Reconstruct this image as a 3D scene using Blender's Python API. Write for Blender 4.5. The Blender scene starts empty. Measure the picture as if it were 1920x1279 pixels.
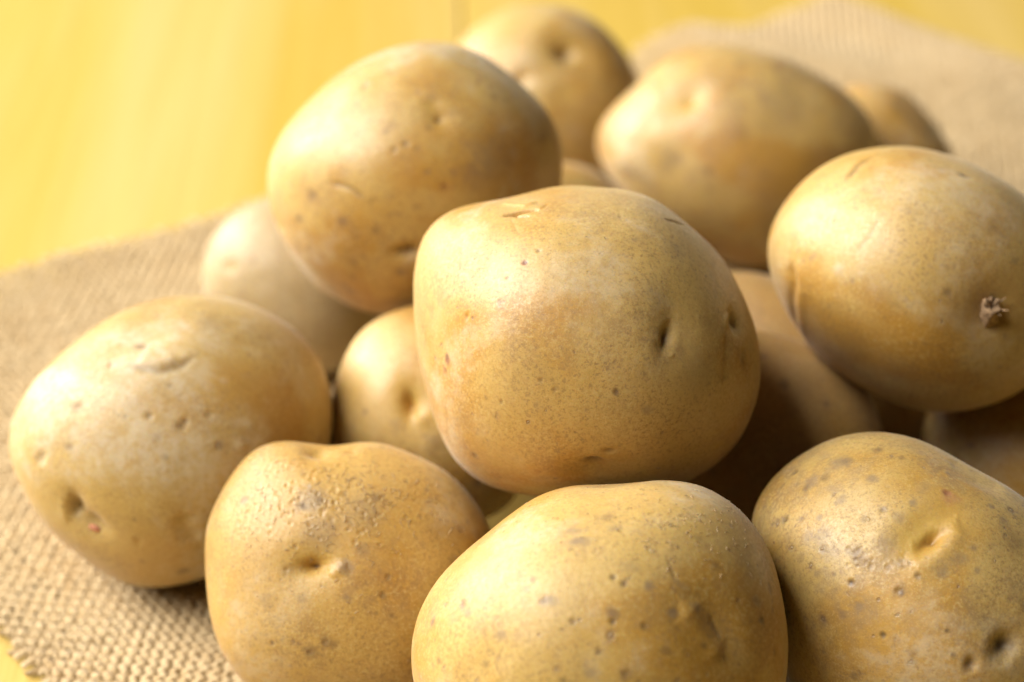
import bpy, bmesh, math, random
import numpy as np
from mathutils import Vector, Matrix

# ------------------------------------------------------------------ camera, world, lamps, exposure
PITCH = math.radians(32); LENS = 70.0
scene = bpy.context.scene
cam_data = bpy.data.cameras.new('camera'); cam = bpy.data.objects.new('camera', cam_data)
scene.collection.objects.link(cam); scene.camera = cam
cam.location = (-0.016125, -0.36466, 0.305865)
cam.rotation_euler = (math.pi/2 - PITCH, 0, 0)
cam_data.lens = LENS; cam_data.sensor_width = 36; cam_data.clip_start = 0.01; cam_data.clip_end = 50
cam_data.dof.use_dof = True; cam_data.dof.focus_distance = 0.402; cam_data.dof.aperture_fstop = 7.6
cam_data.dof.aperture_blades = 0

world = bpy.data.worlds.new('World'); scene.world = world; world.use_nodes = True
bg = world.node_tree.nodes['Background']
bg.inputs[0].default_value = (1.0, 0.86, 0.68, 1); bg.inputs[1].default_value = 0.008

def area_lamp(name, loc, target, sx, sy, power, col):
    l = bpy.data.lights.new(name, 'AREA'); l.shape = 'RECTANGLE'; l.size = sx; l.size_y = sy
    l.energy = power; l.color = col
    o = bpy.data.objects.new(name, l); scene.collection.objects.link(o)
    o.location = loc
    o.rotation_euler = (Vector(target) - Vector(loc)).to_track_quat('-Z', 'Y').to_euler()
    return o
area_lamp('window_light', (-1.22, -0.10, 1.38), (0, 0.08, 0.05), 1.4, 1.25, 77.0, (1.0, 0.97, 0.92))
area_lamp('side_window_light', (-1.58, 1.08, 0.74), (0, 0.05, 0.05), 0.9, 0.7, 56.0, (1.0, 0.975, 0.94))

scene.view_settings.view_transform = 'Standard'; scene.view_settings.look = 'None'
scene.view_settings.exposure = 0.0; scene.view_settings.gamma = 1.0
scene.render.engine = 'CYCLES'
scene.cycles.use_denoising = True
scene.cycles.max_bounces = 4; scene.cycles.diffuse_bounces = 2
scene.cycles.sample_clamp_indirect = 4.0

# ------------------------------------------------------------------ potato form from its outline
FP=LENS/36*1920
FW=np.array([0,math.cos(PITCH),-math.sin(PITCH)]); UP=np.array([0,math.sin(PITCH),math.cos(PITCH)]); RT=np.array([1.,0,0])
CAM=np.array([-0.016125,-0.36466,0.305865])
def ray(x,y): return FW+RT*((x-960)/FP)-UP*((y-639.5)/FP)
def project(p):
    d=p-CAM; z=d@FW
    return np.stack([960+(d@RT)/z*FP, 639.5-(d@UP)/z*FP],-1), z
OUT=dict(
A=[775,560,777,500,790,450,820,410,870,385,940,377,975,364,1030,352,1090,350,1150,353,1200,362,1250,390,1300,430,1345,475,1380,525,1405,580,1422,640,1427,690,1420,740,1402,795,1358,860,1290,902,1200,922,1110,926,1010,931,930,915,870,885,830,820,800,730,785,650],
B=[500,330,505,300,520,260,560,210,600,170,650,130,700,105,760,85,800,79,840,82,890,95,940,125,990,170,1030,215,1050,265,1055,310,1050,355,1025,420,970,490,890,550,780,582,740,590,700,588,650,570,600,540,555,490,520,425,503,375],
C=[862,75,890,52,940,20,990,8,1040,10,1090,25,1130,50,1165,90,1190,130,1203,170,1205,220,1190,270,1150,310,1090,340,1020,340,940,310,885,250,852,180,848,120],
D=[1118,265,1125,235,1150,200,1190,165,1230,125,1270,98,1320,87,1390,88,1450,100,1520,130,1570,160,1610,195,1640,240,1648,290,1640,340,1600,400,1540,460,1490,490,1440,503,1400,500,1350,488,1290,460,1220,410,1150,340,1122,300],
E=[1440,480,1445,440,1460,400,1490,360,1530,320,1590,290,1650,277,1710,276,1770,287,1830,310,1890,345,1950,400,1985,470,2000,550,1985,640,1940,715,1880,752,1810,768,1740,770,1680,757,1620,730,1560,690,1510,640,1475,585,1450,530],
F=[15,840,25,780,60,720,110,670,170,620,240,580,320,558,390,553,450,565,510,590,560,625,600,675,620,730,623,790,614,850,580,920,520,1000,440,1060,385,1083,320,1098,270,1102,220,1088,160,1050,110,1010,70,960,35,900],
G=[385,1030,390,980,405,940,430,895,470,850,505,828,540,824,570,830,597,838,630,833,660,830,710,832,770,850,820,875,860,905,895,945,915,980,928,1020,930,1080,915,1160,880,1240,810,1310,700,1350,600,1345,510,1320,450,1270,415,1220,395,1150,386,1090],
H=[772,1220,778,1170,800,1120,830,1075,880,1030,940,980,1000,935,1050,915,1100,906,1150,905,1200,902,1250,901,1290,905,1330,918,1370,945,1410,980,1440,1030,1460,1090,1475,1160,1478,1220,1470,1300,1430,1390,1350,1465,1230,1505,1100,1508,970,1480,860,1420,790,1325],
I=[1408,985,1420,940,1445,900,1490,860,1540,830,1600,812,1650,810,1700,818,1750,835,1800,865,1850,890,1900,920,1960,970,2020,1050,2050,1130,2045,1230,2000,1330,1900,1410,1780,1440,1650,1430,1550,1370,1490,1290,1455,1180,1430,1090,1410,1030],
J=[378,530,385,480,405,435,430,408,465,385,500,373,540,370,600,380,660,420,705,490,722,560,715,620,690,665,640,695,580,700,510,685,450,650,405,600],
K=[622,745,635,700,650,660,690,610,740,582,790,572,850,578,910,605,960,660,990,740,1000,820,990,890,955,945,900,980,830,985,750,950,672,905,618,840,615,785],
L=[860,450,870,390,905,340,960,314,1020,303,1080,308,1125,325,1165,365,1180,420,1175,490,1140,550,1080,585,1010,590,940,575,885,520],
M=[1215,850,1222,770,1255,695,1320,645,1400,622,1480,632,1560,668,1620,725,1652,800,1655,880,1625,970,1560,1040,1460,1085,1360,1075,1275,1015,1228,935],
P=[1185,700,1195,620,1235,555,1295,520,1360,509,1425,514,1500,537,1580,575,1660,625,1730,680,1768,745,1755,805,1690,845,1580,862,1450,868,1350,850,1250,800],
N=[1735,880,1728,815,1752,748,1830,702,1930,678,2020,690,2090,740,2120,820,2110,920,2060,1000,1980,1045,1890,1035,1805,980],
O=[1490,300,1500,240,1540,190,1590,162,1650,155,1695,170,1740,215,1775,265,1795,320,1785,370,1740,415,1670,430,1590,420,1520,380])
CEN=dict(A=(1100,640),B=(778,335),C=(1028,175),D=(1383,295),E=(1720,523),F=(318,828),G=(657,1085),H=(1125,1185),I=(1730,1125),J=(550,535),K=(812,775),L=(1020,446),M=(1435,855),P=(1475,695),N=(1940,862),O=(1643,303))
NPHI=128; NH=11
PH=np.arange(NPHI)*2*math.pi/NPHI
def target(k):
    o=np.array(OUT[k],float).reshape(-1,2); c=np.array(CEN[k],float)
    d=o-c; a=np.arctan2(-d[:,1],d[:,0])%(2*math.pi); r=np.hypot(d[:,0],d[:,1])
    i=np.argsort(a); a=a[i]; r=r[i]
    a=np.concatenate([a-2*math.pi,a,a+2*math.pi]); r=np.tile(r,3)
    return np.interp(PH,a,r)
class Shape:
    """radius as a function of direction; local basis: X right, Y up, Z towards the camera position"""
    def __init__(s,k,t,rz):
        s.k=k; c=CEN[k]; s.t=t
        r=ray(*c); s.c=CAM+r*t
        n=-r/np.linalg.norm(r); x=np.cross(UP,n); x/=np.linalg.norm(x); y=np.cross(n,x)
        s.B=np.stack([x,y,n]); s.rz=rz; s.dist=np.linalg.norm(s.c-CAM)
        tgt=target(k)
        # image ring -> direction angles as seen from the camera in the local basis
        px=np.stack([c[0]+tgt*np.cos(PH),c[1]-tgt*np.sin(PH)],-1)
        dirs=np.array([ray(*q) for q in px]); dl=dirs@s.B.T
        phi=np.arctan2(dl[:,1],dl[:,0])%(2*math.pi); tan=np.hypot(dl[:,0],dl[:,1])/-dl[:,2]
        i=np.argsort(phi); p3=np.concatenate([phi[i]-2*math.pi,phi[i],phi[i]+2*math.pi])
        tan=np.interp(PH,p3,np.tile(tan[i],3))
        R=tan*s.dist
        el=np.radians(np.linspace(-10,60,50))
        for it in range(8):
            s.setR(R)
            rr=s.rad_ang(PH[:,None],el[None,:])
            m=(rr*np.cos(el)/(s.dist-rr*np.sin(el))).max(1)
            R=R*(tan/m)**.8
        s.setR(R)
    def setR(s,R):
        f=np.fft.rfft(R)/NPHI; s.f=f[:NH+1]
    def rad_ang(s,phi,el):
        ce=np.cos(el); R=np.real(s.f[0])+0*phi*ce
        for m in range(1,NH+1):
            R=R+2*np.real(s.f[m]*np.exp(1j*m*phi))*ce**max(0,m-2)*(math.exp(-.012*m*m) if m>6 else 1)
        a=ce/R; b=np.sin(el)/s.rz
        return (a*a+b*b)**-.5
    def rad(s,d):   # local unit dirs
        return s.rad_ang(np.arctan2(d[:,1],d[:,0]),np.arcsin(np.clip(d[:,2],-1,1)))
    def world(s,d): return s.c+(d*s.rad(d)[:,None])@s.B
    def inside(s,p):  # signed gap (positive=outside) approx
        q=(p-s.c)@s.B.T; l=np.linalg.norm(q,axis=1)
        return l-s.rad(q/l[:,None])

# ------------------------------------------------------------------ small tools
COL = scene.collection
rng = np.random.default_rng(7)

def link(name, me, parent=None):
    o = bpy.data.objects.new(name, me); COL.objects.link(o)
    if parent is not None: o.parent = parent
    return o

def mesh_np(name, V, Fq, mat, smooth=True):
    """mesh from numpy arrays; Fq is (n,3) or (n,4)"""
    me = bpy.data.meshes.new(name)
    V = np.ascontiguousarray(V, np.float32); Fq = np.ascontiguousarray(Fq, np.int32)
    n, k = Fq.shape
    me.vertices.add(len(V)); me.vertices.foreach_set('co', V.ravel())
    me.loops.add(n*k); me.loops.foreach_set('vertex_index', Fq.ravel())
    me.polygons.add(n)
    me.polygons.foreach_set('loop_start', np.arange(0, n*k, k, dtype=np.int32))
    me.polygons.foreach_set('use_smooth', np.full(n, smooth))
    me.update(calc_edges=True)
    if mat: me.materials.append(mat)
    return me

_perm = np.random.default_rng(3).permutation(256); _perm = np.concatenate([_perm, _perm, _perm])
_grad = np.random.default_rng(4).normal(size=(256, 3)); _grad /= np.linalg.norm(_grad, axis=1)[:, None]
def perlin(p):
    i = np.floor(p).astype(int); f = p - i; i &= 255
    u = f*f*f*(f*(f*6-15)+10); out = 0
    for dx in (0, 1):
        for dy in (0, 1):
            for dz in (0, 1):
                h = _perm[_perm[_perm[(i[:, 0]+dx) & 255] + ((i[:, 1]+dy) & 255)] + ((i[:, 2]+dz) & 255)] & 255
                g = ((f - [dx, dy, dz])*_grad[h]).sum(1)
                w = (u[:, 0] if dx else 1-u[:, 0])*(u[:, 1] if dy else 1-u[:, 1])*(u[:, 2] if dz else 1-u[:, 2])
                out = out + w*g
    return out
def fbm(p, octv=3):
    return sum(perlin(p*2**o + 17.3*o)/2**o for o in range(octv))

# ------------------------------------------------------------------ node helpers
class NT:
    def __init__(s, name):
        s.m = bpy.data.materials.new(name); s.m.use_nodes = True
        s.t = s.m.node_tree; s.b = s.t.nodes['Principled BSDF']
    def n(s, typ, **kw):
        x = s.t.nodes.new(typ)
        for k, v in kw.items():
            if k.startswith('i_'):
                x.inputs[k[2:].replace('_', ' ')].default_value = v
            else: setattr(x, k, v)
        return x
    def l(s, a, b): s.t.links.new(a, b)
    def val(s, v, sock):
        if hasattr(v, 'is_output'): s.l(v, sock)
        else: sock.default_value = v
    def math(s, op, a, b=0.0, clamp=False):
        x = s.n('ShaderNodeMath', operation=op, use_clamp=clamp); s.val(a, x.inputs[0]); s.val(b, x.inputs[1]); return x.outputs[0]
    def mix(s, f, a, b, blend='MIX'):
        x = s.n('ShaderNodeMix', data_type='RGBA', blend_type=blend); x.clamp_factor = True
        s.val(f, x.inputs[0])
        for v, i in ((a, 6), (b, 7)):
            if isinstance(v, (tuple, list)): v = (*v[:3], 1)
            s.val(v, x.inputs[i])
        return x.outputs[2]
    def noise(s, vec, scale, detail=2, rough=.5, dist=0):
        x = s.n('ShaderNodeTexNoise'); s.l(vec, x.inputs['Vector'])
        x.inputs['Scale'].default_value = scale; x.inputs['Detail'].default_value = detail
        x.inputs['Roughness'].default_value = rough; x.inputs['Distortion'].default_value = dist
        return x.outputs['Fac']
    def rng(s, v, a, b, c=0., d=1.):
        x = s.n('ShaderNodeMapRange', interpolation_type='SMOOTHSTEP'); s.val(v, x.inputs[0])
        for k, q in enumerate((a, b, c, d)): x.inputs[k+1].default_value = q
        return x.outputs[0]
    def mapping(s, loc=(0, 0, 0), rot=(0, 0, 0), sc=(1, 1, 1)):
        c = s.n('ShaderNodeTexCoord'); m = s.n('ShaderNodeMapping')
        s.l(c.outputs['Object'], m.inputs[0]); m.inputs[1].default_value = loc; m.inputs[2].default_value = rot; m.inputs[3].default_value = sc
        return m.outputs[0]
    def bump(s, h, dist, strength=1.0, prev=None):
        b = s.n('ShaderNodeBump'); s.val(h, b.inputs['Height']); b.inputs['Distance'].default_value = dist; b.inputs['Strength'].default_value = strength
        if prev is not None: s.l(prev, b.inputs['Normal'])
        return b.outputs[0]

def potato_skin(seed, pale=(0.512, 0.330, 0.097), ochre=(0.447, 0.229, 0.029), russet=(0.258, 0.144, 0.068), spots=.5, spot_size=1.0, russet_amt=.5, ochre_lo=.46, ochre_hi=.62, rough=.46, grain=1.0, dusty=.45):
    k = NT('potato_skin'); r = random.Random(seed)
    v = k.mapping(loc=(r.uniform(-3, 3), r.uniform(-3, 3), r.uniform(-3, 3)))
    big = k.noise(v, 30, 3, .55, .4)
    c = k.mix(k.rng(big, ochre_lo, ochre_hi), pale, ochre)
    # russet veil, blotchy and net-like
    rv = k.noise(v, 62, 6, .62, .5)
    rv2 = k.noise(v, 330, 3, .6, .3)
    veil = k.math('MULTIPLY', k.rng(rv, .47, .66), k.rng(rv2, .30, .62), True)
    c = k.mix(k.math('MULTIPLY', veil, russet_amt), c, russet)
    # fine mottling
    f1 = k.noise(v, 1150, 3, .7)
    ga = k.rng(k.noise(v, 38, 4, .6, .5), .32, .68, .12, 1.0); gb = k.rng(k.noise(v, 55, 4, .6, .5), .34, .66, .15, 1.0)
    c = k.mix(k.math('MULTIPLY', k.rng(f1, .50, .66, 0, .62), ga), c, (.58, .42, .165))
    c = k.mix(k.math('MULTIPLY', k.rng(f1, .50, .34, 0, .62), gb), c, (.26, .16, .06))
    f3 = k.noise(v, 2300, 2, .6)
    c = k.mix(k.rng(f3, .56, .74, 0, .28), c, (.60, .45, .20)); c = k.mix(k.rng(f3, .44, .28, 0, .35), c, (.24, .145, .055))
    h = k.math('MULTIPLY', k.math('MULTIPLY', f1, ga), .00009*grain)
    f2 = k.noise(v, 3600, 2, .6, 1.5)
    h = k.math('ADD', h, k.math('MULTIPLY', f2, .000035*grain))
    # lenticels: corky dots in two sizes, thinned out cell by cell and by region
    wob = k.n('ShaderNodeVectorMath', operation='ADD'); nz = k.n('ShaderNodeTexNoise'); k.l(v, nz.inputs['Vector']); nz.inputs['Scale'].default_value = 420; nz.inputs['Detail'].default_value = 3
    sc = k.n('ShaderNodeVectorMath', operation='SCALE'); k.l(nz.outputs['Color'], sc.inputs[0]); sc.inputs['Scale'].default_value = .0022
    k.l(v, wob.inputs[0]); k.l(sc.outputs[0], wob.inputs[1]); vw = wob.outputs[0]
    region = k.rng(k.noise(v, 45, 2), .36, .60)
    # broad warm and greyish patches, scuffed streaks
    warm = k.noise(v, 22, 2, .5, .6)
    c = k.mix(k.rng(warm, .52, .70, 0, .30), c, (.51, .30, .075))
    gr = k.noise(v, 52, 5, .65, .8)
    c = k.mix(k.rng(gr, .55, .72, 0, .42*russet_amt), c, (.30, .21, .125))
    scuff = k.n('ShaderNodeMapping'); k.l(v, scuff.inputs[0]); scuff.inputs[2].default_value = (r.uniform(0, 3), r.uniform(0, 3), r.uniform(0, 3)); scuff.inputs[3].default_value = (1, .12, 1)
    sf = k.noise(scuff.outputs[0], 900, 2, .6)
    sm = k.math('MULTIPLY', k.rng(sf, .64, .74), k.rng(k.noise(v, 70, 3), .52, .66))
    c = k.mix(k.math('MULTIPLY', sm, .5), c, (.27, .165, .075))
    for scale, rad, amt, dk in ((150, .15, spots, 1.0), (330, .17, spots*.85, .75)):
        vo = k.n('ShaderNodeTexVoronoi', feature='F1'); k.l(vw, vo.inputs['Vector']); vo.inputs['Scale'].default_value = scale
        sep = k.n('ShaderNodeSeparateColor'); k.l(vo.outputs['Color'], sep.inputs[0])
        keep = k.math('LESS_THAN', sep.outputs[0], amt)
        rr = k.math('MULTIPLY', k.math('ADD', k.math('MULTIPLY', sep.outputs[1], .9), .45), rad*spot_size)
        q = k.math('DIVIDE', vo.outputs['Distance'], rr)          # 0 centre .. 1 rim
        disc = k.math('MULTIPLY', k.rng(q, 1.25, .55), keep)
        core = k.math('MULTIPLY', k.rng(q, .45, .15), keep)
        halo = k.math('MULTIPLY', k.rng(q, 2.6, .8), keep)
        disc = k.math('MULTIPLY', disc, k.math('ADD', k.math('MULTIPLY', region, .8), .2))
        c = k.mix(k.math('MULTIPLY', k.math('MULTIPLY', halo, region), .22), c, russet)
        c = k.mix(k.math('MULTIPLY', disc, .58*dk), c, (.155, .095, .052))
        c = k.mix(k.math('MULTIPLY', core, .45), c, (.44, .33, .205))
        h = k.math('ADD', h, k.math('MULTIPLY', disc, -.00009*dk))
        h = k.math('ADD', h, k.math('MULTIPLY', core, .00012*dk))
    du = k.noise(v, 27, 7, .68, .3)
    dust = k.math('MULTIPLY', k.rng(du, .50, .66), k.rng(k.noise(v, 480, 3, .65), .36, .58, .35, 1.0), True)
    c = k.mix(k.math('MULTIPLY', dust, dusty), c, (.57, .475, .325))
    fk = k.n('ShaderNodeTexVoronoi', feature='F1'); k.l(vw, fk.inputs['Vector']); fk.inputs['Scale'].default_value = 640
    fs = k.n('ShaderNodeSeparateColor'); k.l(fk.outputs['Color'], fs.inputs[0])
    fr = k.math('MULTIPLY', k.rng(fk.outputs['Distance'], .30, .12), k.math('LESS_THAN', fs.outputs[0], .30))
    c = k.mix(k.math('MULTIPLY', k.math('MULTIPLY', fr, gb), .55), c, (.24, .135, .055))
    at = k.n('ShaderNodeAttribute', attribute_name='stain')
    am = k.math('MULTIPLY', at.outputs['Alpha'], k.rng(k.noise(v, 520, 3, .6), .22, .60, .45, 1.0), True)
    c = k.mix(am, c, at.outputs['Color'])
    k.l(c, k.b.inputs['Base Color'])
    k.l(k.bump(h, 1.0), k.b.inputs['Normal'])
    k.l(k.math('ADD', k.rng(f1, .3, .7, rough+.06, rough-.08), k.math('ADD', k.rng(gr, .35, .65, -.06, .12), k.math('MULTIPLY', dust, .16))), k.b.inputs['Roughness'])
    k.b.inputs['Specular IOR Level'].default_value = .62
    k.b.inputs['Subsurface Weight'].default_value = .26
    k.b.inputs['Subsurface Radius'].default_value = (1.0, .42, .10)
    k.b.inputs['Subsurface Scale'].default_value = .0055
    k.b.inputs['Sheen Weight'].default_value = .15
    k.b.inputs['Sheen Roughness'].default_value = .4
    return k.m

def plain(name, col, rough=.7, var=.25, scale=900, spec=.3, bump=.00006):
    k = NT(name); v = k.mapping()
    n = k.noise(v, scale, 4, .65)
    dark = tuple(x*(1-var*1.6) for x in col); lite = tuple(min(1, x*(1+var)) for x in col)
    k.l(k.mix(k.rng(n, .3, .7), dark, lite), k.b.inputs['Base Color'])
    k.l(k.bump(k.math('MULTIPLY', n, bump), 1.0), k.b.inputs['Normal'])
    k.b.inputs['Roughness'].default_value = rough; k.b.inputs['Specular IOR Level'].default_value = spec
    return k.m

# ------------------------------------------------------------------ table of yellow painted planks
def paint(seed):
    k = NT('yellow_paint'); r = random.Random(seed)
    v = k.mapping(loc=(r.uniform(-3, 3), r.uniform(-3, 3), 0), sc=(1, .05, 1))
    a = k.noise(v, 60, 4, .6); b = k.noise(v, 24, 3, .5)
    y = r.uniform(-.008, .008)
    c = k.mix(k.rng(a, .25, .8), (.53+y, .355+y, .055), (.565+y, .39+y, .095))
    c = k.mix(k.rng(b, .40, .80, 0, .30), c, (.62, .47, .24))
    fine = k.noise(k.mapping(loc=(r.uniform(-3, 3), 0, 0), sc=(1, .05, 1)), 600, 4, .6)
    c = k.mix(k.rng(fine, .62, .8, 0, .25), c, (.50, .28, .03))
    k.l(c, k.b.inputs['Base Color'])
    k.l(k.bump(k.math('ADD', k.math('MULTIPLY', fine, .00018), k.math('MULTIPLY', a, .0006)), 1.0), k.b.inputs['Normal'])
    k.l(k.rng(b, .3, .7, .42, .56), k.b.inputs['Roughness'])
    k.b.inputs['Specular IOR Level'].default_value = .5
    return k.m
table = bpy.data.objects.new('table_top', None); COL.objects.link(table)
table.rotation_euler.z = math.radians(2.0)
table['kind'] = 'structure'; table['label'] = 'yellow painted plank table under the cloth'
base = -.023 - .30*3        # one joint runs just left of the farthest potato
for i in range(6):
    x0, x1 = base + .30*i + .0003, base + .30*(i+1) - .0003
    bm = bmesh.new()
    bmesh.ops.create_cube(bm, size=1)
    bmesh.ops.scale(bm, vec=(x1-x0, 2.3, .022), verts=bm.verts)
    bmesh.ops.bevel(bm, geom=[e for e in bm.edges], offset=.0012, segments=2, affect='EDGES', profile=.5)
    me = bpy.data.meshes.new('plank'); bm.to_mesh(me); bm.free()
    me.polygons.foreach_set('use_smooth', np.zeros(len(me.polygons), bool))
    me.materials.append(paint(i))
    o = link('plank', me, table); o.location = ((x0+x1)/2, .55, -.011 + rng.uniform(-.0004, .0))

# ------------------------------------------------------------------ burlap cloth, woven yarn by yarn
CORNER = np.array([-.2240, .1057]); DU = np.array([.783, .622]); DV = np.array([.622, -.783]); LU, LV = .428, .345; PIT = .00215
def cloth_z(u, v):
    x = CORNER[0] + u*DU[0] + v*DV[0]; y = CORNER[1] + u*DU[1] + v*DV[1]
    pile = np.clip((np.hypot((x-.005)/.150, (y-.075)/.185) - .92)/.35, 0, 1); pile = pile*pile*(3-2*pile)
    z = .0035 + .0030*np.sin(u*31 + 2.5*np.sin(v*14)) * np.cos(v*19+.6)
    z += .003*np.exp(-((u-.115)/.045)**2 - (v/.05)**2)                # swell on the left edge
    z += .012*np.exp(-((u-.345-.35*v)/.026)**2)*np.exp(-(v/.11)**2)   # fold running in from the far corner
    z += .007*np.exp(-((u-.41)/.03)**2)*np.exp(-((v-.10)/.06)**2)
    z += .004*np.exp(-((u-.05-.2*v)/.018)**2)*np.exp(-((v-.13)/.07)**2)
    return .0011 + np.maximum(z, 0)*pile
def yarns(n_y, n_len, along_u, seed):
    """every second yarn over, every second under"""
    r = np.random.default_rng(seed)
    m = n_len*4 + 1
    s = (np.arange(m)*.25)*PIT
    Vs = []; sec = np.array([[-1, -.55], [-.62, .62], [.62, .62], [1, -.55]])
    base_w = PIT*.5*r.uniform(.76, .96, n_y); ph = r.uniform(0, 50, n_y)
    S = np.broadcast_to(s, (n_y, m)); J = np.arange(n_y)[:, None]
    wid = base_w[:, None]*(1 + .16*np.sin(S*r.uniform(150, 420, n_y)[:, None] + ph[:, None]) + .07*np.repeat(r.normal(size=(n_y, n_len+1)), 4, 1)[:, :m] + .03*r.normal(size=(n_y, m)))
    wid = np.clip(wid, PIT*.32, PIT*.60)
    tt = (J+.5)*PIT + PIT*.12*np.sin(S*70 + ph[:, None]*3) + PIT*.03*r.normal(size=(n_y, m)) + .0016*np.sin(S*18+J*.03)
    sign = 1 if along_u else -1
    wave = sign*.00066*np.cos(np.pi*(S/PIT - .5 + J)) * (1 + .22*np.repeat(r.normal(size=(n_y, n_len+1)), 4, 1)[:, :m])
    e0 = r.uniform(-.0032, .0008, n_y)[:, None]
    Sx = S.copy(); Sx = np.where(S <= PIT*.3, S + e0, S)
    u, v = (Sx, tt) if along_u else (tt, Sx)
    z = cloth_z(u, v) + .0004 + wave
    hgt = .00056
    for a, b in sec:
        uu, vv = (u, v + a*wid) if along_u else (u + a*wid, v)
        x = CORNER[0] + uu*DU[0] + vv*DV[0]; y = CORNER[1] + uu*DU[1] + vv*DV[1]
        Vs.append(np.stack([x, y, z + b*hgt], -1))
    V = np.stack(Vs, 2)                                     # n_y, m, 4, 3
    idx = np.arange(n_y*m*4).reshape(n_y, m, 4)
    q = np.stack([idx[:, :-1, :-1], idx[:, :-1, 1:], idx[:, 1:, 1:], idx[:, 1:, :-1]], -1)
    if along_u: q = q[..., ::-1]
    # leave out what lies deep under the pile
    c = V[:, :-1, 0, :2]; keep = (np.hypot((c[..., 0]-.01)/.045, (c[..., 1]-.07)/.075) > 1)
    keep = np.broadcast_to(keep[..., None], q.shape[:3])
    return V.reshape(-1, 3), q[keep].reshape(-1, 4)
def jute(name, rot, seed):
    k = NT(name)
    v = k.mapping(loc=(seed, 0, 0), rot=(0, 0, rot), sc=(1, 1, 1))
    vs = k.mapping(loc=(seed, 0, 0), rot=(0, 0, rot), sc=(.25, 1.6, 1))
    fib = k.noise(vs, 2600, 3, .65); med = k.noise(v, 260, 3, .6); big = k.noise(v, 26, 3, .5)
    c = k.mix(k.rng(med, .3, .72), (.51, .35, .165), (.63, .475, .265))
    c = k.mix(k.rng(big, .42, .66, 0, .45), c, (.60, .46, .26))
    c = k.mix(k.rng(fib, .35, .2, 0, .55), c, (.22, .13, .055))
    c = k.mix(k.rng(fib, .58, .8, 0, .5), c, (.64, .51, .34))
    k.l(c, k.b.inputs['Base Color'])
    k.l(k.bump(k.math('MULTIPLY', fib, .00022), 1.0), k.b.inputs['Normal'])
    k.b.inputs['Roughness'].default_value = .8; k.b.inputs['Specular IOR Level'].default_value = .2
    k.b.inputs['Sheen Weight'].default_value = .2
    return k.m
ANG = math.atan2(DU[1], DU[0])
JU, JV = jute('jute_yarn', -ANG, 1.0), jute('jute_yarn', -ANG + math.pi/2, 5.0)
cloth = bpy.data.objects.new('burlap_cloth', None); COL.objects.link(cloth)
cloth['label'] = 'coarse tan burlap cloth spread over the yellow table under the potatoes'; cloth['category'] = 'cloth'
NU, NV = int(LU/PIT), int(LV/PIT)
V, Q = yarns(NV, NU, True, 11); o = link('warp_yarns', mesh_np('warp_yarns', V, Q, JU), cloth); o['kind'] = 'stuff'
V, Q = yarns(NU, NV, False, 12); o = link('weft_yarns', mesh_np('weft_yarns', V, Q, JV), cloth); o['kind'] = 'stuff'
# loose jute hairs standing off the weave (where the cloth comes near the lens)
def hairs(n, seed):
    r = np.random.default_rng(seed); V = []; Q = []
    for i in range(n):
        u, v = r.uniform(0, .26), r.uniform(0, .24)
        if r.random() < .25: v = abs(r.normal(0, .002)); 
        if r.random() < .25: u = abs(r.normal(0, .002))
        x = CORNER[0] + u*DU[0] + v*DV[0]; y = CORNER[1] + u*DU[1] + v*DV[1]
        if np.hypot((x-.005)/.13, (y-.06)/.15) < 1: continue
        p = np.array([x, y, cloth_z(np.array(u), np.array(v)) + .0007]); L = r.uniform(.002, .006); a = r.uniform(0, 6.28)
        d = np.array([math.cos(a), math.sin(a), r.uniform(.0, .5)]); w = r.uniform(.00003, .00006); cv = r.uniform(-1.4, 1.4)
        b0 = len(V)
        for j in range(5):
            t = j/4; aa = a + cv*t
            side = np.array([-math.sin(aa), math.cos(aa), 0])*w
            V += [p - side, p + side, p + np.array([0, 0, 1.6*w])]
            p = p + np.array([math.cos(aa), math.sin(aa), d[2]*(1-1.8*t)])*L/4
        for j in range(4):
            q = b0 + 3*j
            Q += [(q, q+1, q+4, q+3), (q+1, q+2, q+5, q+4), (q+2, q, q+3, q+5)]
    return np.array(V), np.array(Q)
V, Q = hairs(5200, 5); o = link('loose_fibres', mesh_np('loose_fibres', V, Q, JU), cloth); o['kind'] = 'stuff'

# ------------------------------------------------------------------ potatoes
_ico = {}
def ico(n):
    if n not in _ico:
        bm = bmesh.new(); bmesh.ops.create_icosphere(bm, subdivisions=n, radius=1)
        me = bpy.data.meshes.new('tmp'); bm.to_mesh(me); bm.free()
        v = np.zeros(len(me.vertices)*3, np.float32); me.vertices.foreach_get('co', v)
        f = np.zeros(len(me.loops), np.int32); me.loops.foreach_get('vertex_index', f)
        _ico[n] = (v.reshape(-1, 3).astype(float), f.reshape(-1, 3)); bpy.data.meshes.remove(me)
    v, f = _ico[n]
    return v/np.linalg.norm(v, axis=1)[:, None], f
def vnormals(V, F):
    fn = np.cross(V[F[:, 1]]-V[F[:, 0]], V[F[:, 2]]-V[F[:, 0]])
    n = np.zeros_like(V)
    for i in range(3):
        for a in range(3): n[:, a] += np.bincount(F[:, i], fn[:, a], len(V))
    return n/np.linalg.norm(n, axis=1)[:, None]

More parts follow.
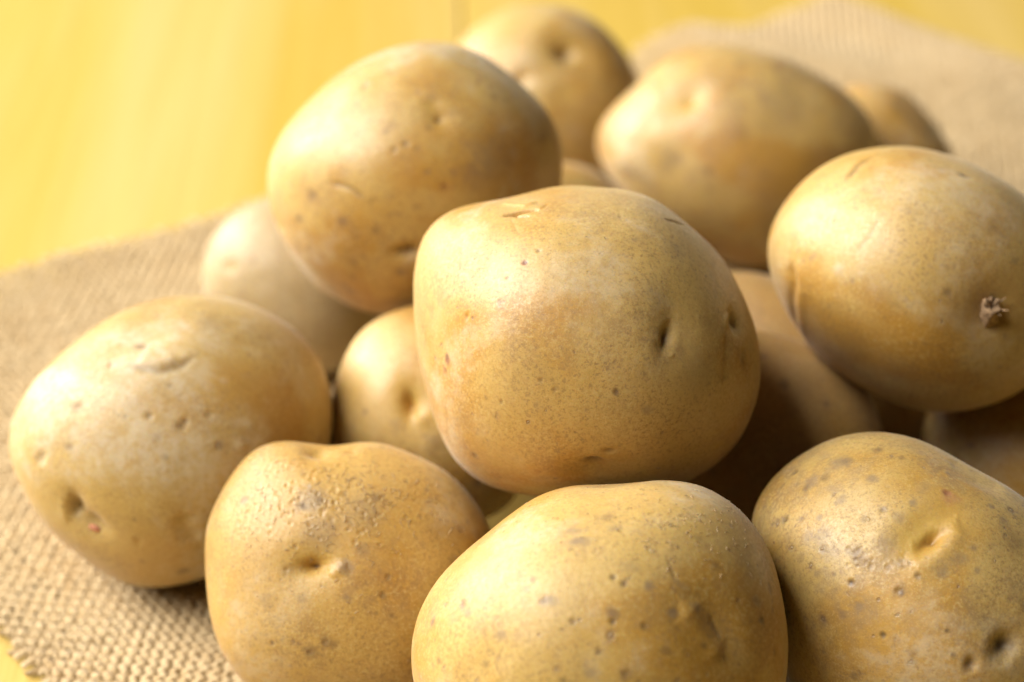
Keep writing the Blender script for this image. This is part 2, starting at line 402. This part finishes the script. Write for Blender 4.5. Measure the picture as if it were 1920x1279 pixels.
class Potato:
    def __init__(s, key, label, mat, sub=7, lump=.0011, group='potatoes heaped on the burlap'):
        s.key = key; s.sh = Shape(key, *POSE[key])
        d, s.F = ico(sub); s.F = s.F.copy()
        s.W = s.sh.world(d); s.N = vnormals(s.W, s.F)
        sd = (ord(key)*7.31) % 50
        s.P0 = s.W.copy(); s.N0 = s.N.copy()
        # silhouettes were fitted without noise, so keep the lumps lowest where the skin turns away from the lens
        face = np.clip(((CAM - s.W)/np.linalg.norm(CAM - s.W, axis=1)[:, None]*s.N).sum(1), 0, 1)
        amp = .35 + .65*np.clip(face*1.6, 0, 1)
        s.disp = lump*(fbm(s.W*38 + sd, 1)*1.2 + .22*perlin(s.W*95 + sd))*amp + .00007*perlin(s.W*230 + sd)*(1 + 2*perlin(s.W*40 + sd + 9)) + .00003*fbm(s.W*700+sd, 2)
        s.nz, s.nz2, s.nz3 = perlin(s.W*420+3), perlin(s.W*620), perlin(s.W*1500)
        s.stain = np.zeros((len(s.W), 4)); s.px, s.dz = project(s.W)
        s.front = face > .05
        s.mat = mat; s.label = label; s.group = group; s.sd = sd; s.parts = []
    def at(s, x, y):
        d = np.hypot(s.px[:, 0]-x, s.px[:, 1]-y) + 1e4*(~s.front)
        i = int(np.argmin(d)); return s.P0[i], s.N0[i], i
    def frame(s, x, y, ang, reach):
        p, n, i = s.at(x, y)
        e = RT*math.cos(math.radians(ang)) + UP*math.sin(math.radians(ang))
        e1 = e - n*(e@n); e1 /= np.linalg.norm(e1); e2 = np.cross(n, e1)
        q = s.P0 - p; ix = np.flatnonzero((q*q).sum(1) < (reach*.001)**2); q = q[ix]
        return q@e1*1000, q@e2*1000, q@n*1000, ix
    def blend(s, w, col, k, ix):
        a = np.clip(w*k, 0, 1)[:, None]; S0 = s.stain[ix]; A = S0[:, 3:4]
        tot = a + A*(1-a)
        s.stain[ix, :3] = np.where(tot > 1e-6, (np.array(col)*a + S0[:, :3]*A*(1-a))/np.maximum(tot, 1e-6), col)
        s.stain[ix, 3:4] = tot
    def dent(s, x, y, rx, ry=None, ang=0, depth=1.0, rim=.06, col=None, k=.7, sharp=2.0):
        """an eye or dimple; radii and depth in millimetres"""
        ry = ry or rx; a, b, c, ix = s.frame(x, y, ang, 3.6*max(rx, ry))
        q = np.sqrt((a/rx)**2 + (b/ry)**2 + (c/max(rx, ry)/2.5)**2)
        rim *= .22; depth *= .6 if max(rx, ry) < 1.2 else 1.0
        q = q*(1 + min(1, 1.6/max(rx, ry))*(.22*s.nz[ix] + .12*s.nz3[ix]))
        s.disp[ix] += (-depth*np.exp(-q**sharp) + rim*depth*np.exp(-((q-1.75)/.6)**2))*.001
        if col: s.blend(np.exp(-(q/.95)**2), col, k, ix)
        return s
    def bump(s, x, y, r, h, ang=0, ry=None): return s.dent(x, y, r, ry, ang, -h, 0)
    def line(s, pts, width, depth, col=None, k=.7, rough=.25, lip=0.0):
        """a crease, crack or ridge along picture points taken to the skin; width and depth in millimetres"""
        P = np.array([s.at(*q)[0] for q in pts])
        lo, hi = P.min(0) - width*.004, P.max(0) + width*.004
        ix = np.flatnonzero(((s.P0 > lo) & (s.P0 < hi)).all(1)); X = s.P0[ix]
        D = np.full(len(ix), 1e9); S = np.zeros(len(ix)); sgn = np.zeros(len(ix)); tot = len(P)-1
        for i in range(tot):
            a, b = P[i], P[i+1]; ab = b-a; t = np.clip(((X-a)@ab)/(ab@ab+1e-12), 0, 1)
            d = np.linalg.norm(X - a - t[:, None]*ab, axis=1)
            m = d < D; D[m] = d[m]; S[m] = (i+t[m])/tot
            sd = np.einsum('ij,ij->i', np.cross(ab/np.linalg.norm(ab), X-a), s.N0[ix]); sgn[m] = sd[m]
        tap = np.clip(np.minimum(S, 1-S)*5, .15, 1)
        q = D*1000/(width*tap)*(1 + rough*min(1, .8/width)*s.nz2[ix])
        s.disp[ix] -= depth*tap*np.exp(-q*q)*.001
        if lip: s.disp[ix] += lip*tap*.001*np.exp(-((sgn*1000/width-1.6)/1.2)**2)*(D*1000 < width*4)
        if col: s.blend(np.exp(-q*q*1.2), col, k, ix)
        return s
    def spot(s, x, y, r, col, k=.7, ry=None, ang=0):
        ry = ry or r; a, b, c, ix = s.frame(x, y, ang, 3.2*max(r, ry))
        q = np.sqrt((a/r)**2 + (b/ry)**2 + (c/max(r, ry))**2)*(1 + .5*s.nz2[ix] + .35*s.nz3[ix])
        s.blend(np.clip(1.5-q*1.15, 0, 1), col, k, ix); return s
    def build(s):
        W = s.P0 + s.N0*s.disp[:, None]
        s.final = W
        org = np.array([s.sh.c[0], s.sh.c[1], W[:, 2].min()])
        me = mesh_np('potato', W - org, s.F, s.mat)
        at = me.attributes.new('stain', 'FLOAT_COLOR', 'POINT'); at.data.foreach_set('color', s.stain.astype(np.float32).ravel())
        o = link('potato', me); o.location = org
        o['label'] = s.label; o['category'] = 'potato'; o['group'] = s.group
        s.obj = o; s.org = org; return o
    def part(s, name, V, Q, mat, kind=None):
        o = link(name, mesh_np(name, np.asarray(V) - s.org, Q, mat), s.obj)
        if kind: o['kind'] = kind
        return o
    def surf(s, i): return s.final[i]

def flakes(pt, n, centre, spread, mat, seed, size=(.5, 1.6)):
    """curled scraps of peeling skin"""
    r = np.random.default_rng(seed); V = []; Q = []
    FN = vnormals(pt.final, pt.F)
    for _ in range(n):
        x, y = centre[0] + r.normal()*spread[0], centre[1] + r.normal()*spread[1]
        _, _, i = pt.at(x, y)
        if math.hypot(pt.px[i, 0]-x, pt.px[i, 1]-y) > 8: continue
        p, nn = pt.final[i], FN[i]
        a = r.uniform(0, 6.28); e = np.array([math.cos(a), math.sin(a), .3]); e -= nn*(e@nn); e /= np.linalg.norm(e); f = np.cross(nn, e)
        L = r.uniform(*size)*.001; w = r.uniform(.04, .09)*.001; cv = r.uniform(-2.2, 2.2); lift = r.uniform(.02, .14)*.001
        th = .00003; m = 6; b0 = len(V); pos = p + nn*.00002
        for j in range(m):
            t = j/(m-1); dirv = e*math.cos(cv*t) + f*math.sin(cv*t); sv = -e*math.sin(cv*t) + f*math.cos(cv*t)
            up = nn*(lift*math.sin(math.pi*min(1, t*.8+.1)))
            ww = w*(.5 + math.sin(math.pi*t)*.7)
            q = pos + up
            V += [q - sv*ww, q + nn*(w*.45+th), q + sv*ww*.6 + nn*th]
            pos = pos + dirv*L/(m-1)
        for j in range(m-1):
            q = b0 + 3*j; Q += [(q, q+3, q+4, q+1), (q+1, q+4, q+5, q+2), (q+2, q+5, q+3, q)]
    return np.array(V), np.array(Q)

POSE = dict(A=(.4420,.0405), B=(.5080,.0345), C=(.6457,.0281), D=(.5980,.0290), E=(.4670,.0360), F=(.4740,.0335), G=(.4415,.0200),
            H=(.4040,.0385), I=(.4200,.0312), J=(.5512,.0216), K=(.4880,.0215), L=(.5769,.0226), M=(.4780,.0204), P=(.5170,.0218), N=(.4862,.0200), O=(.6270,.0205))
BR = (.15, .085, .04); DK = (.07, .04, .02); RED = (.20, .05, .028); ORG = (.44, .215, .028); GREY = (.20, .14, .088); PALE = (.53, .42, .27); YEL = (.50, .325, .065)

# --- the big potato at the middle of the heap
A = Potato('A', 'largest potato, in the middle on top, with a torn slit across its crown', potato_skin(1, spots=.34, spot_size=.75, russet_amt=.34), 8)
A.dent(977,396,3.3,.8,2,2.0,0,ORG,.45,sharp=4.0).line([(952,400),(975,403),(996,402)], .35, .7, DK, .6).line([(940,380),(960,382),(985,383),(1012,375)], .8, -.45)
A.line([(1000,397),(1018,386),(1030,378)], .35, .25, ORG, .5).line([(955,404),(965,425),(972,440)], .3, .1, BR, .25)
A.dent(1268,618,6.0,7.0,20,1.1,.05).dent(1253,630,1.7,3.4,-14,1.1,0,BR,.5).dent(1249,634,.8,2.0,-12,.4,0,DK,.3).line([(1243,655),(1240,630),(1248,605),(1262,590)],.9,-.28).line([(1246,660),(1256,668),(1268,662)],.35,-.18)
A.dent(1384,606,3.0,3.6,0,.6,0).dent(1379,602,1.6,2.1,0,.9,0,BR,.5).line([(1363,618),(1361,600),(1372,586)],.7,-.25).dent(1393,672,1.3,1.6,0,.5,0,BR,.45).line([(1362,620),(1357,680),(1352,720)],1.3,.45,ORG,.25)
A.dent(1110,878,6.5,3.6,0,1.3,.05).dent(1112,866,1.9,1.3,0,1.6,.15,DK,.8).dent(1143,842,1.3,.7,0,.5,.1,BR,.6)
A.line([(1242,411),(1264,415),(1288,424)],.28,.35,BR,.7)
for x,y,r,c,k in ((985,494,.75,RED,.95),(988,492,.35,DK,.9),(1009,470,.45,DK,.9),(952,520,.45,BR,.8),(875,592,.9,ORG,.7),(837,675,1.1,RED,.8),(833,692,.9,RED,.55),(838,668,.6,(.09,.03,.03),.7),
        (1012,713,.6,BR,.6),(1155,735,.7,BR,.8),(1040,732,.45,BR,.7),(942,752,.45,BR,.6),(912,745,.45,BR,.6),(890,853,1.1,BR,.55),(1100,770,.4,BR,.4),(1210,770,1.2,GREY,.45),(1190,451,.7,GREY,.4),
        (1163,405,.6,BR,.35),(1270,470,2.6,GREY,.25),(1225,540,3.2,GREY,.18),(960,470,4.5,(.50,.33,.14),.25),(1310,700,5,GREY,.2),(870,790,3,BR,.14)):
    A.spot(x,y,r,c,k)
for x,y in ((985,494),(1009,470),(952,520),(1155,735),(1040,732),(942,752),(890,853),(1012,713)): A.dent(x,y,.45,depth=.28,rim=.3)
A.dent(875,592,.9,.5,60,.45,.2)
for x,y in ((980,442),(940,427),(1163,405),(1030,452),(1305,508)): A.dent(x,y,.35,depth=.18,rim=.6)
A.build()

# --- second layer
B = Potato('B', 'big oval potato with a curved hairline scratch, propped up against the yellow background', potato_skin(22, dusty=.75, spots=.42, spot_size=1.25, russet_amt=.42), 7)
B.line([(618,343),(640,345),(662,354),(692,380)],.5,.3,BR,.75).line([(505,345),(512,385),(522,410),(544,444)],1.1,.9,ORG,.6,lip=.3)
B.dent(763,471,3.0,1.6,10,1.8,.1,BR,.8).dent(823,220,3.2,2.6,0,.7,.1).dent(823,224,.9,depth=.7,col=BR).line([(586,526),(602,547),(622,564)],1.3,-.6)
B.dent(880,112,7,3,-20,.7,.0).dent(812,193,2.2,1.6,0,.4,.0,YEL,.4)
for x,y,r,c,k in ((761,268,.8,BR,.7),(741,282,.7,BR,.7),(725,246,.9,BR,.45),(685,164,1.0,BR,.6),(672,198,.7,BR,.4),(834,351,1.2,RED,.4),(926,290,6.5,GREY,.4),(880,330,4,GREY,.25),(530,315,.9,BR,.5),(700,370,.8,BR,.3),(778,390,.9,BR,.3),(650,480,3,BR,.2),(640,215,4,GREY,.15)):
    B.spot(x,y,r,c,k)
for x,y in ((761,268),(741,282),(685,164),(834,351)): B.dent(x,y,.8,depth=.35,rim=.2)
B.build()

E = Potato('E', 'smooth potato with a broken dry stem stub, high at the right edge', potato_skin(25, dusty=.4, spots=.26, spot_size=.7, russet_amt=.28, rough=.42), 7)
E.dent(1868,588,11.5,10.5,0,2.4,.04,(.33,.165,.05),.5).dent(1868,590,4.6,4.2,0,.9,0,(.26,.13,.05),.5).line([(1586,338),(1598,322),(1612,308),(1645,290)],.7,.45,BR,.6,lip=.2)
E.line([(1484,480),(1488,530),(1487,580),(1492,635)],1.7,.9,ORG,.35,lip=.5).line([(1654,405),(1632,440),(1600,484)],.4,.15,BR,.3).line([(1560,385),(1552,420),(1545,440)],.3,.12,BR,.25)
E.spot(1811,327,1.5,DK,.8,.8,-25).spot(1873,426,3.6,BR,.3).spot(1525,480,1.6,GREY,.5,.8,20).spot(1778,549,1.2,GREY,.55).spot(1658,597,.45,BR,.6).spot(1572,504,1.6,PALE,.6).spot(1905,490,1.0,GREY,.5).spot(1690,700,5,BR,.25).spot(1600,640,4,BR,.2)
E.dent(1811,327,1.3,.8,-25,.35,.2).bump(1572,504,1.0,.22).bump(1590,520,.8,.18).bump(1560,525,.8,.15).dent(1778,549,.9,depth=.3,rim=.3)
E.build()
def stub(pt, x, y, rad, h, mat, seed):
    _, n, i = pt.at(x, y); p = pt.final[i]; r = np.random.default_rng(seed)
    d = n*.55 + UP*.35 - RT*.12; d /= np.linalg.norm(d); a = np.cross(d, RT); a /= np.linalg.norm(a); b = np.cross(d, a)
    m, V, Q = 22, [], []
    prof = [(-.0018, 1.25), (.0, 1.05), (h*.5, .9), (h*.85, .84), (h, .72), (h*.82, .45), (h*.6, .12)]
    jag = r.normal(0, .10, m); jz = r.normal(0, .22, m)
    for j, (z, w) in enumerate(prof):
        for q in range(m):
            th = 2*math.pi*q/m; k = 1 + jag[q]*(1+.5*(j > 2)); zz = z + (h*jz[q]*.8 if 3 <= j <= 5 else 0)
            V.append(p + d*zz + (a*math.cos(th)*1.0 + b*math.sin(th)*.8)*rad*w*k)
    for j in range(len(prof)-1):
        for q in range(m): Q.append((j*m+q, j*m+(q+1) % m, (j+1)*m+(q+1) % m, (j+1)*m+q))
    for _ in range(7):                                    # torn fibres round the rim
        th = r.uniform(0, 6.28); o = (a*math.cos(th) + b*math.sin(th)*.8)*rad*.8 + d*h*.7; t = d*r.uniform(.3, .7)*h*.7 + (a*math.cos(th) + b*math.sin(th))*rad*r.uniform(.1, .7)
        sv = np.cross(d, o); sv = sv/np.linalg.norm(sv)*rad*.12; b0 = len(V)
        V += [p+o-sv, p+o+sv, p+o+t+sv*.25, p+o+t-sv*.25]; Q.append((b0, b0+1, b0+2, b0+3))
    return np.array(V), np.array(Q)
CORK = plain('dry_stem', (.34, .215, .115), .85, .4, 1100, bump=.0003)
V, Q = stub(E, 1868, 590, .0027, .0030, CORK, 2); E.part('stem_stub', V, Q, CORK)

# --- the front row
Fp = Potato('F', 'wide greyish potato on the cloth at left, crescent fold on top, two eyes below', potato_skin(26, dusty=.7, pale=(0.483, 0.322, 0.103), ochre=(0.418, 0.232, 0.042), spots=.28, spot_size=.9, russet_amt=.26), 7)
Fp.dent(262,632,8.5,4.5,0,1.2,.08).dent(265,643,1.8,1.0,0,.9,.1,BR,.6).line([(245,684),(275,692),(305,697),(340,686),(372,660)],1.0,.42,BR,.35,lip=.22).line([(250,668),(300,675),(335,668)],1.6,-.45)
Fp.dent(150,972,8.5,6,-35,1.5,.0).dent(133,952,2.3,3.8,-15,1.7,0,BR,.35).dent(131,962,1.2,2.2,-15,.9,0,BR,.5).dent(168,988,3.6,2.6,-20,1.9,0,BR,.35).line([(120,985),(112,955),(122,925)],1.2,-.4).line([(340,955),(348,990),(372,1015)],2.0,.8).bump(70,950,7,.5)
Fp.dent(77,860,1.9,1.1,35,.7,.5,PALE,.3)
for x,y,r,dp in ((209,682,.8,.6),(281,778,.8,.6),(340,798,1.1,.8),(348,790,.6,.5),(392,778,.7,.6),(321,724,.5,.3),(145,762,1.4,.35),(130,838,1.1,.35),(236,782,.5,.2)):
    Fp.dent(x,y,r,depth=dp,rim=.25,col=BR,k=.55)
Fp.dent(258,1017,.9,1.3,0,.3,.9,ORG,.3).bump(453,837,1.3,.3).spot(453,837,1.2,PALE,.6).bump(465,800,1.2,.2).spot(295,822,1.3,BR,.25).spot(415,712,.9,PALE,.5).spot(400,600,4,GREY,.25).spot(480,620,5,GREY,.2).spot(310,860,1,GREY,.4).spot(345,1070,1.6,DK,.6)
Fp.build()
BUD = plain('reddish_bud', (.50, .20, .10), .6, .3, 800)
def bud(pt, x, y, sx, sy, h, ang):
    _, n, i = pt.at(x, y); p = pt.final[i]
    e = RT*math.cos(math.radians(ang)) + UP*math.sin(math.radians(ang)); e1 = e - n*(e@n); e1 /= np.linalg.norm(e1); e2 = np.cross(n, e1)
    d, F = ico(4); k = 1 + .18*perlin(d*2.2+4) + .1*perlin(d*6)
    return p + (d[:, :1]*k[:, None]*sx*e1 + d[:, 1:2]*k[:, None]*sy*e2 + d[:, 2:]*k[:, None]*h*n), F
V, Q = bud(Fp, 170, 1000, .0016, .0007, .0008, -8); Fp.part('bud', V, Q, BUD)

G = Potato('G', 'rough flaking potato with a notched top and one eye, in the front row', potato_skin(7, dusty=.4, pale=(0.512, 0.316, 0.082), ochre=(0.455, 0.238, 0.029), spots=.34, spot_size=.9, russet_amt=.42, grain=1.3), 8, .0011, )
G.dent(585,1060,7,4.5,15,1.3,.0,YEL,.6).dent(586,1062,2.8,1.6,8,2.0,0,ORG,.9).dent(590,1060,.9,.5,0,.8,.2,BR,.8).line([(612,1078),(632,1068),(652,1054)],1.3,-.4).dent(658,846,1.8,1.1,0,.6,.1,ORG,.4).dent(597,846,2.6,3.0,90,1.6,.0)
def pits(pt, seed, x0, y0, x1, y1, n, col):
    r = np.random.default_rng(seed)
    for _ in range(n):
        x, y = r.normal((x0+x1)/2, (x1-x0)/3.2), r.normal((y0+y1)/2, (y1-y0)/3.2)
        q = r.uniform(.28, .6); pt.dent(x, y, q, q*r.uniform(.6, 1.3), r.uniform(0, 180), r.uniform(.10, .24), 1.2, col, r.uniform(.15, .5))
pits(G, 3, 440, 850, 640, 980, 110, ORG); pits(G, 5, 560, 880, 800, 1010, 60, BR)
for x,y,r,c,k in ((585,938,3.2,GREY,.6),(565,950,1.2,DK,.55),(598,940,1.0,DK,.6),(600,1000,4,GREY,.4),(727,1081,.8,BR,.65),(718,1116,1.0,BR,.65),(609,1204,1.4,BR,.6),(625,1208,.9,BR,.5),(581,1223,1.5,BR,.55),(510,1206,.6,BR,.7),(648,1062,1.6,GREY,.6),(680,1030,1.6,GREY,.4),(650,1120,.9,GREY,.5),(567,1123,1.2,GREY,.4),(734,1154,.6,BR,.6),(706,1150,.5,BR,.5),(535,1068,1.6,BR,.4),(690,960,4.5,GREY,.32),(830,1000,5,BR,.2),(500,1128,2,GREY,.3),(705,935,1.0,BR,.6),(850,1050,1.2,BR,.4)):
    G.spot(x,y,r,c,k)
for x,y in ((727,1081),(718,1116),(609,1204),(581,1223),(510,1206),(535,1068)): G.dent(x,y,.55,depth=.25,rim=.6)
G.build()
FLK = plain('peeling_skin', (.48, .35, .19), .6, .25, 700)
V, Q = flakes(G, 230, (700, 930), (85, 55), FLK, 4, (.6, 2.4)); V2, Q2 = flakes(G, 120, (570, 980), (80, 85), FLK, 6, (.4, 1.2))
G.part('skin_flakes', np.concatenate([V, V2]), np.concatenate([Q, Q2+len(V)]), FLK, 'stuff')

H = Potato('H', 'broad potato at bottom centre, nearest of all, dotted with brown corky specks', potato_skin(8, dusty=.55, pale=(0.512, 0.335, 0.094), ochre=(0.447, 0.238, 0.032), spots=.50, spot_size=.85, russet_amt=.38), 8)
H.dent(1345,1178,9,6,-50,1.6,.02).line([(1275,1118),(1310,1165),(1340,1205),(1360,1240)],2.6,-.7).line([(1250,1040),(1262,1066),(1270,1090)],.3,.14,BR,.6).line([(1340,1150),(1350,1175),(1360,1195)],.6,.3,BR,.4).dent(905,1245,6,4,30,.5,.0).dent(1140,900,8,5,0,.7,.0).bump(1010,1080,9,.5)
for x,y,r,c,k in ((1148,1080,.65,DK,.75),(1171,1094,.75,BR,.8),(1074,1165,.8,BR,.75),(1209,1175,.95,DK,.6),(1219,1094,1.1,GREY,.7),(1122,1222,.8,BR,.65),(1148,1149,1.3,BR,.7),(1150,1165,.6,DK,.7),(1427,1161,1.1,DK,.7),(1084,1016,2.2,GREY,.6),(1073,997,1.6,GREY,.45),(1140,965,1.4,BR,.5),(1152,988,1.4,GREY,.5),(1033,1127,1.7,GREY,.6),(877,1149,1.5,GREY,.65),(938,1189,1.6,GREY,.55),(1171,1264,1.2,BR,.65),(1110,1262,1.6,GREY,.5),(1265,1148,1.2,GREY,.6),(1248,1220,1.4,BR,.5),(1280,1095,1.5,GREY,.35),(1000,1090,.7,BR,.5),(988,1107,.8,GREY,.5),(935,1063,.7,GREY,.5),(884,1075,1.4,GREY,.4),(910,1105,.7,GREY,.55),(1310,1135,1.6,GREY,.4),(1345,1060,1.4,BR,.4),(1310,1010,1,BR,.4),(906,1245,.9,BR,.5),(820,1238,.9,BR,.5),(1055,1273,.8,DK,.5),(1355,1235,2.0,DK,.35),(1420,1130,2,GREY,.5),(1323,1213,.7,DK,.6),(1180,1060,2.2,GREY,.3),(1230,1150,7,GREY,.22)):
    H.spot(x,y,r,c,k,r*(.6 if r > 1.3 else 1),-10)
for x,y,d in ((1148,1080,.3),(1171,1094,.3),(1074,1165,.25),(1209,1175,.3),(1122,1222,.2),(1150,1165,.4),(1427,1161,.4),(1171,1264,.2),(910,1105,.15)): H.dent(x,y,.55,depth=d,rim=.6).bump(x-2,y+1,.22,.2)
H.build()
V, Q = flakes(H, 200, (1310, 985), (85, 50), FLK, 14, (.5, 1.6)); V2, Q2 = flakes(H, 90, (1150, 965), (120, 35), FLK, 15, (.4, 1.1))
H.part('skin_flakes', np.concatenate([V, V2]), np.concatenate([Q, Q2+len(V)]), FLK, 'stuff')

I = Potato('I', 'grey-speckled potato in the bottom right corner with one large sunken yellow eye', potato_skin(9, pale=(0.504, 0.335, 0.104), ochre=(0.447, 0.248, 0.041), russet=(0.205, 0.137, 0.087), spots=.62, spot_size=1.1, russet_amt=.46), 8)
I.dent(1728,1002,8,4.6,40,1.5,.0,YEL,.85).dent(1746,1014,3.8,1.5,42,1.8,0,ORG,.9).dent(1752,1014,1.0,.6,40,.7,.1,BR,.5).line([(1690,1058),(1735,1048),(1775,1015),(1795,965)],3.0,-.75)
I.dent(1886,1214,2.9,2.4,30,2.4,.1,DK,.8).dent(1821,1244,1.2,1.5,0,1.0,.1,BR,.8).dent(1860,1160,8,5,-30,.9,.0).dent(1835,905,6,3,-40,.7,.0).line([(1770,858),(1830,890),(1890,925)],2.5,.35)
for x,y,r,c,k in ((1487,883,.9,DK,.65),(1470,973,1.1,DK,.65),(1571,862,2.6,GREY,.6),(1588,860,1.4,(.14,.10,.07),.5),(1516,901,2.0,GREY,.6),(1542,889,1.2,DK,.45),(1505,912,1.1,DK,.4),(1633,895,1.2,GREY,.7),(1655,957,.9,DK,.6),(1594,1092,.9,BR,.8),(1594,1092,.4,DK,.9),(1684,1108,1.6,BR,.6),(1688,1110,.7,DK,.6),(1610,1045,1.8,BR,.65),(1600,1032,1.8,BR,.5),(1721,1080,.9,DK,.55),(1799,1049,1.5,GREY,.65),(1766,1069,1.7,GREY,.6),(1776,926,1.1,RED,.6),(1780,936,2.0,(.40,.19,.10),.45),(1655,1190,.7,DK,.75),(1776,887,.7,GREY,.7),(1906,1014,3.4,BR,.4),(1540,1000,2.2,GREY,.4),(1515,1005,1.6,GREY,.4),(1575,935,1.4,GREY,.5),(1645,840,1.2,BR,.6),(1690,855,.8,BR,.6),(1711,942,.9,GREY,.6),(1684,970,1.2,GREY,.5),(1660,1020,2.6,GREY,.4),(1560,1030,2.5,GREY,.35),(1610,1140,1.2,GREY,.6),(1580,1152,1.0,GREY,.5),(1690,1055,1.3,GREY,.55),(1787,1229,.6,DK,.6),(1776,1181,.5,DK,.7),(1601,1270,1.0,DK,.5),(1712,1227,1.0,BR,.4),(1856,950,.8,GREY,.6),(1880,975,1.4,GREY,.5),(1826,1027,.9,GREY,.6),(1530,1075,.8,GREY,.5),(1562,1076,.5,DK,.6),(1500,1045,1.0,GREY,.4),(1620,972,.8,DK,.4),(1535,970,.8,GREY,.6),(1832,1070,.8,GREY,.5)):
    I.spot(x,y,r,c,k)
for x,y,d in ((1594,1092,.4),(1684,1108,.35),(1655,1190,.3),(1721,1080,.25),(1655,957,.2),(1487,883,.3),(1470,973,.3),(1776,926,.3)): I.dent(x,y,.6,depth=d,rim=.5)
pits(I, 8, 1590, 1025, 1632, 1060, 16, BR)
I.build()

# --- between and behind
J = Potato('J', 'pale blurred potato on the cloth, half hidden beneath the oval one with the scratch', potato_skin(10, pale=(.44,.335,.185), ochre=(.42,.31,.15), spots=.3, russet_amt=.25), 6)
J.dent(432,500,2.2,1.6,0,.5,.1,YEL,.4).spot(495,545,2.5,PALE,.4); J.build()
K = Potato('K', 'smooth potato with an orange eye, peeking out left of the middle potato', potato_skin(11, spots=.22, russet_amt=.22), 7)
K.dent(775,762,4.2,6.5,10,1.6,.1,YEL,.6).dent(767,757,1.5,3.0,8,2.0,0,ORG,.95).bump(792,782,2.2,.9).spot(815,832,2.8,BR,.45).spot(745,800,2,GREY,.25).line([(640,690),(655,665),(675,640)],2.5,-.3); K.build()
D = Potato('D', 'plump blurred potato with a shallow yellow dimple, behind the middle potato to the right', potato_skin(24, dusty=.6, spots=.45, spot_size=1.3, russet_amt=.5, ochre_lo=.42, ochre_hi=.58), 7)
D.dent(1283,188,6.5,4.2,15,1.3,.1,YEL,.75).dent(1290,190,1.8,1.2,0,.9,.1,ORG,.5).dent(1200,200,5,3,55,1.1,.15,YEL,.3).dent(1168,248,4.5,2.6,60,.8,.1).line([(1165,275),(1200,220),(1245,150)],3.2,-.8).bump(1225,260,6,.5)
for x,y,r,c,k in ((1182,330,3.6,BR,.5),(1165,318,2.0,DK,.35),(1205,335,2.2,DK,.3),(1251,311,2.6,GREY,.45),(1329,320,1.3,BR,.65),(1330,352,1.6,BR,.4),(1250,285,2,GREY,.35),(1480,200,8,GREY,.3),(1390,250,3,BR,.18),(1540,300,6,BR,.25),(1440,185,2,GREY,.3)): D.spot(x,y,r,c,k)
D.build()
C = Potato('C', 'farthest back knobbly blurred potato with one deep brown eye', potato_skin(23, dusty=.7, pale=(0.512, 0.351, 0.114), ochre=(0.447, 0.248, 0.041), spots=.25, russet_amt=.25), 7)
C.dent(1070,92,7.5,5,0,2.4,.12,YEL,.35).dent(1062,96,3.0,2.6,-10,2.6,.2,BR,.75).line([(955,158),(985,142),(1030,128),(1090,128),(1140,138)],4.5,.6,ORG,.15,lip=.25).dent(972,152,3.0,1.8,20,1.4,.1,ORG,.5).dent(1062,175,4,3,0,.6,.0,YEL,.3).bump(1015,190,10,1.0); C.build()
L = Potato('L', 'potato showing only its pale crown in the gap just behind the middle potato', potato_skin(12, spots=.2, russet_amt=.2), 6); L.build()
M = Potato('M', 'potato coloured brown for its shade, in the hollow between the middle one and the stem-stub one', potato_skin(13, rough=.62, dusty=.05, pale=(.40,.23,.066), ochre=(.37,.195,.04), spots=.3, russet_amt=.3), 7)  # base skin browned and darkened to stand in for shade in the hollow
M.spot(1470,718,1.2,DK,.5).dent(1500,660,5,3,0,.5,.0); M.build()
P = Potato('P', 'potato showing only a shaded strip behind the right shoulder of the middle one', potato_skin(14, dusty=.05, pale=(.40,.23,.066), ochre=(.37,.195,.04), spots=.3, russet_amt=.3), 6); P.build()  # same darkened skin: shade behind the middle potato put into the base colour
N = Potato('N', 'dim shadowed potato cut off by the right edge, below the stem-stub potato', potato_skin(15, spots=.3, russet_amt=.4), 6); N.build()
O = Potato('O', 'blurred potato at the back, half hidden by the plump one with the yellow dimple', potato_skin(16, pale=(0.435, 0.295, 0.110), spots=.3, russet_amt=.35), 6)
O.line([(1673,178),(1700,205),(1738,240),(1770,275)],3.0,.6,GREY,.4); O.build()
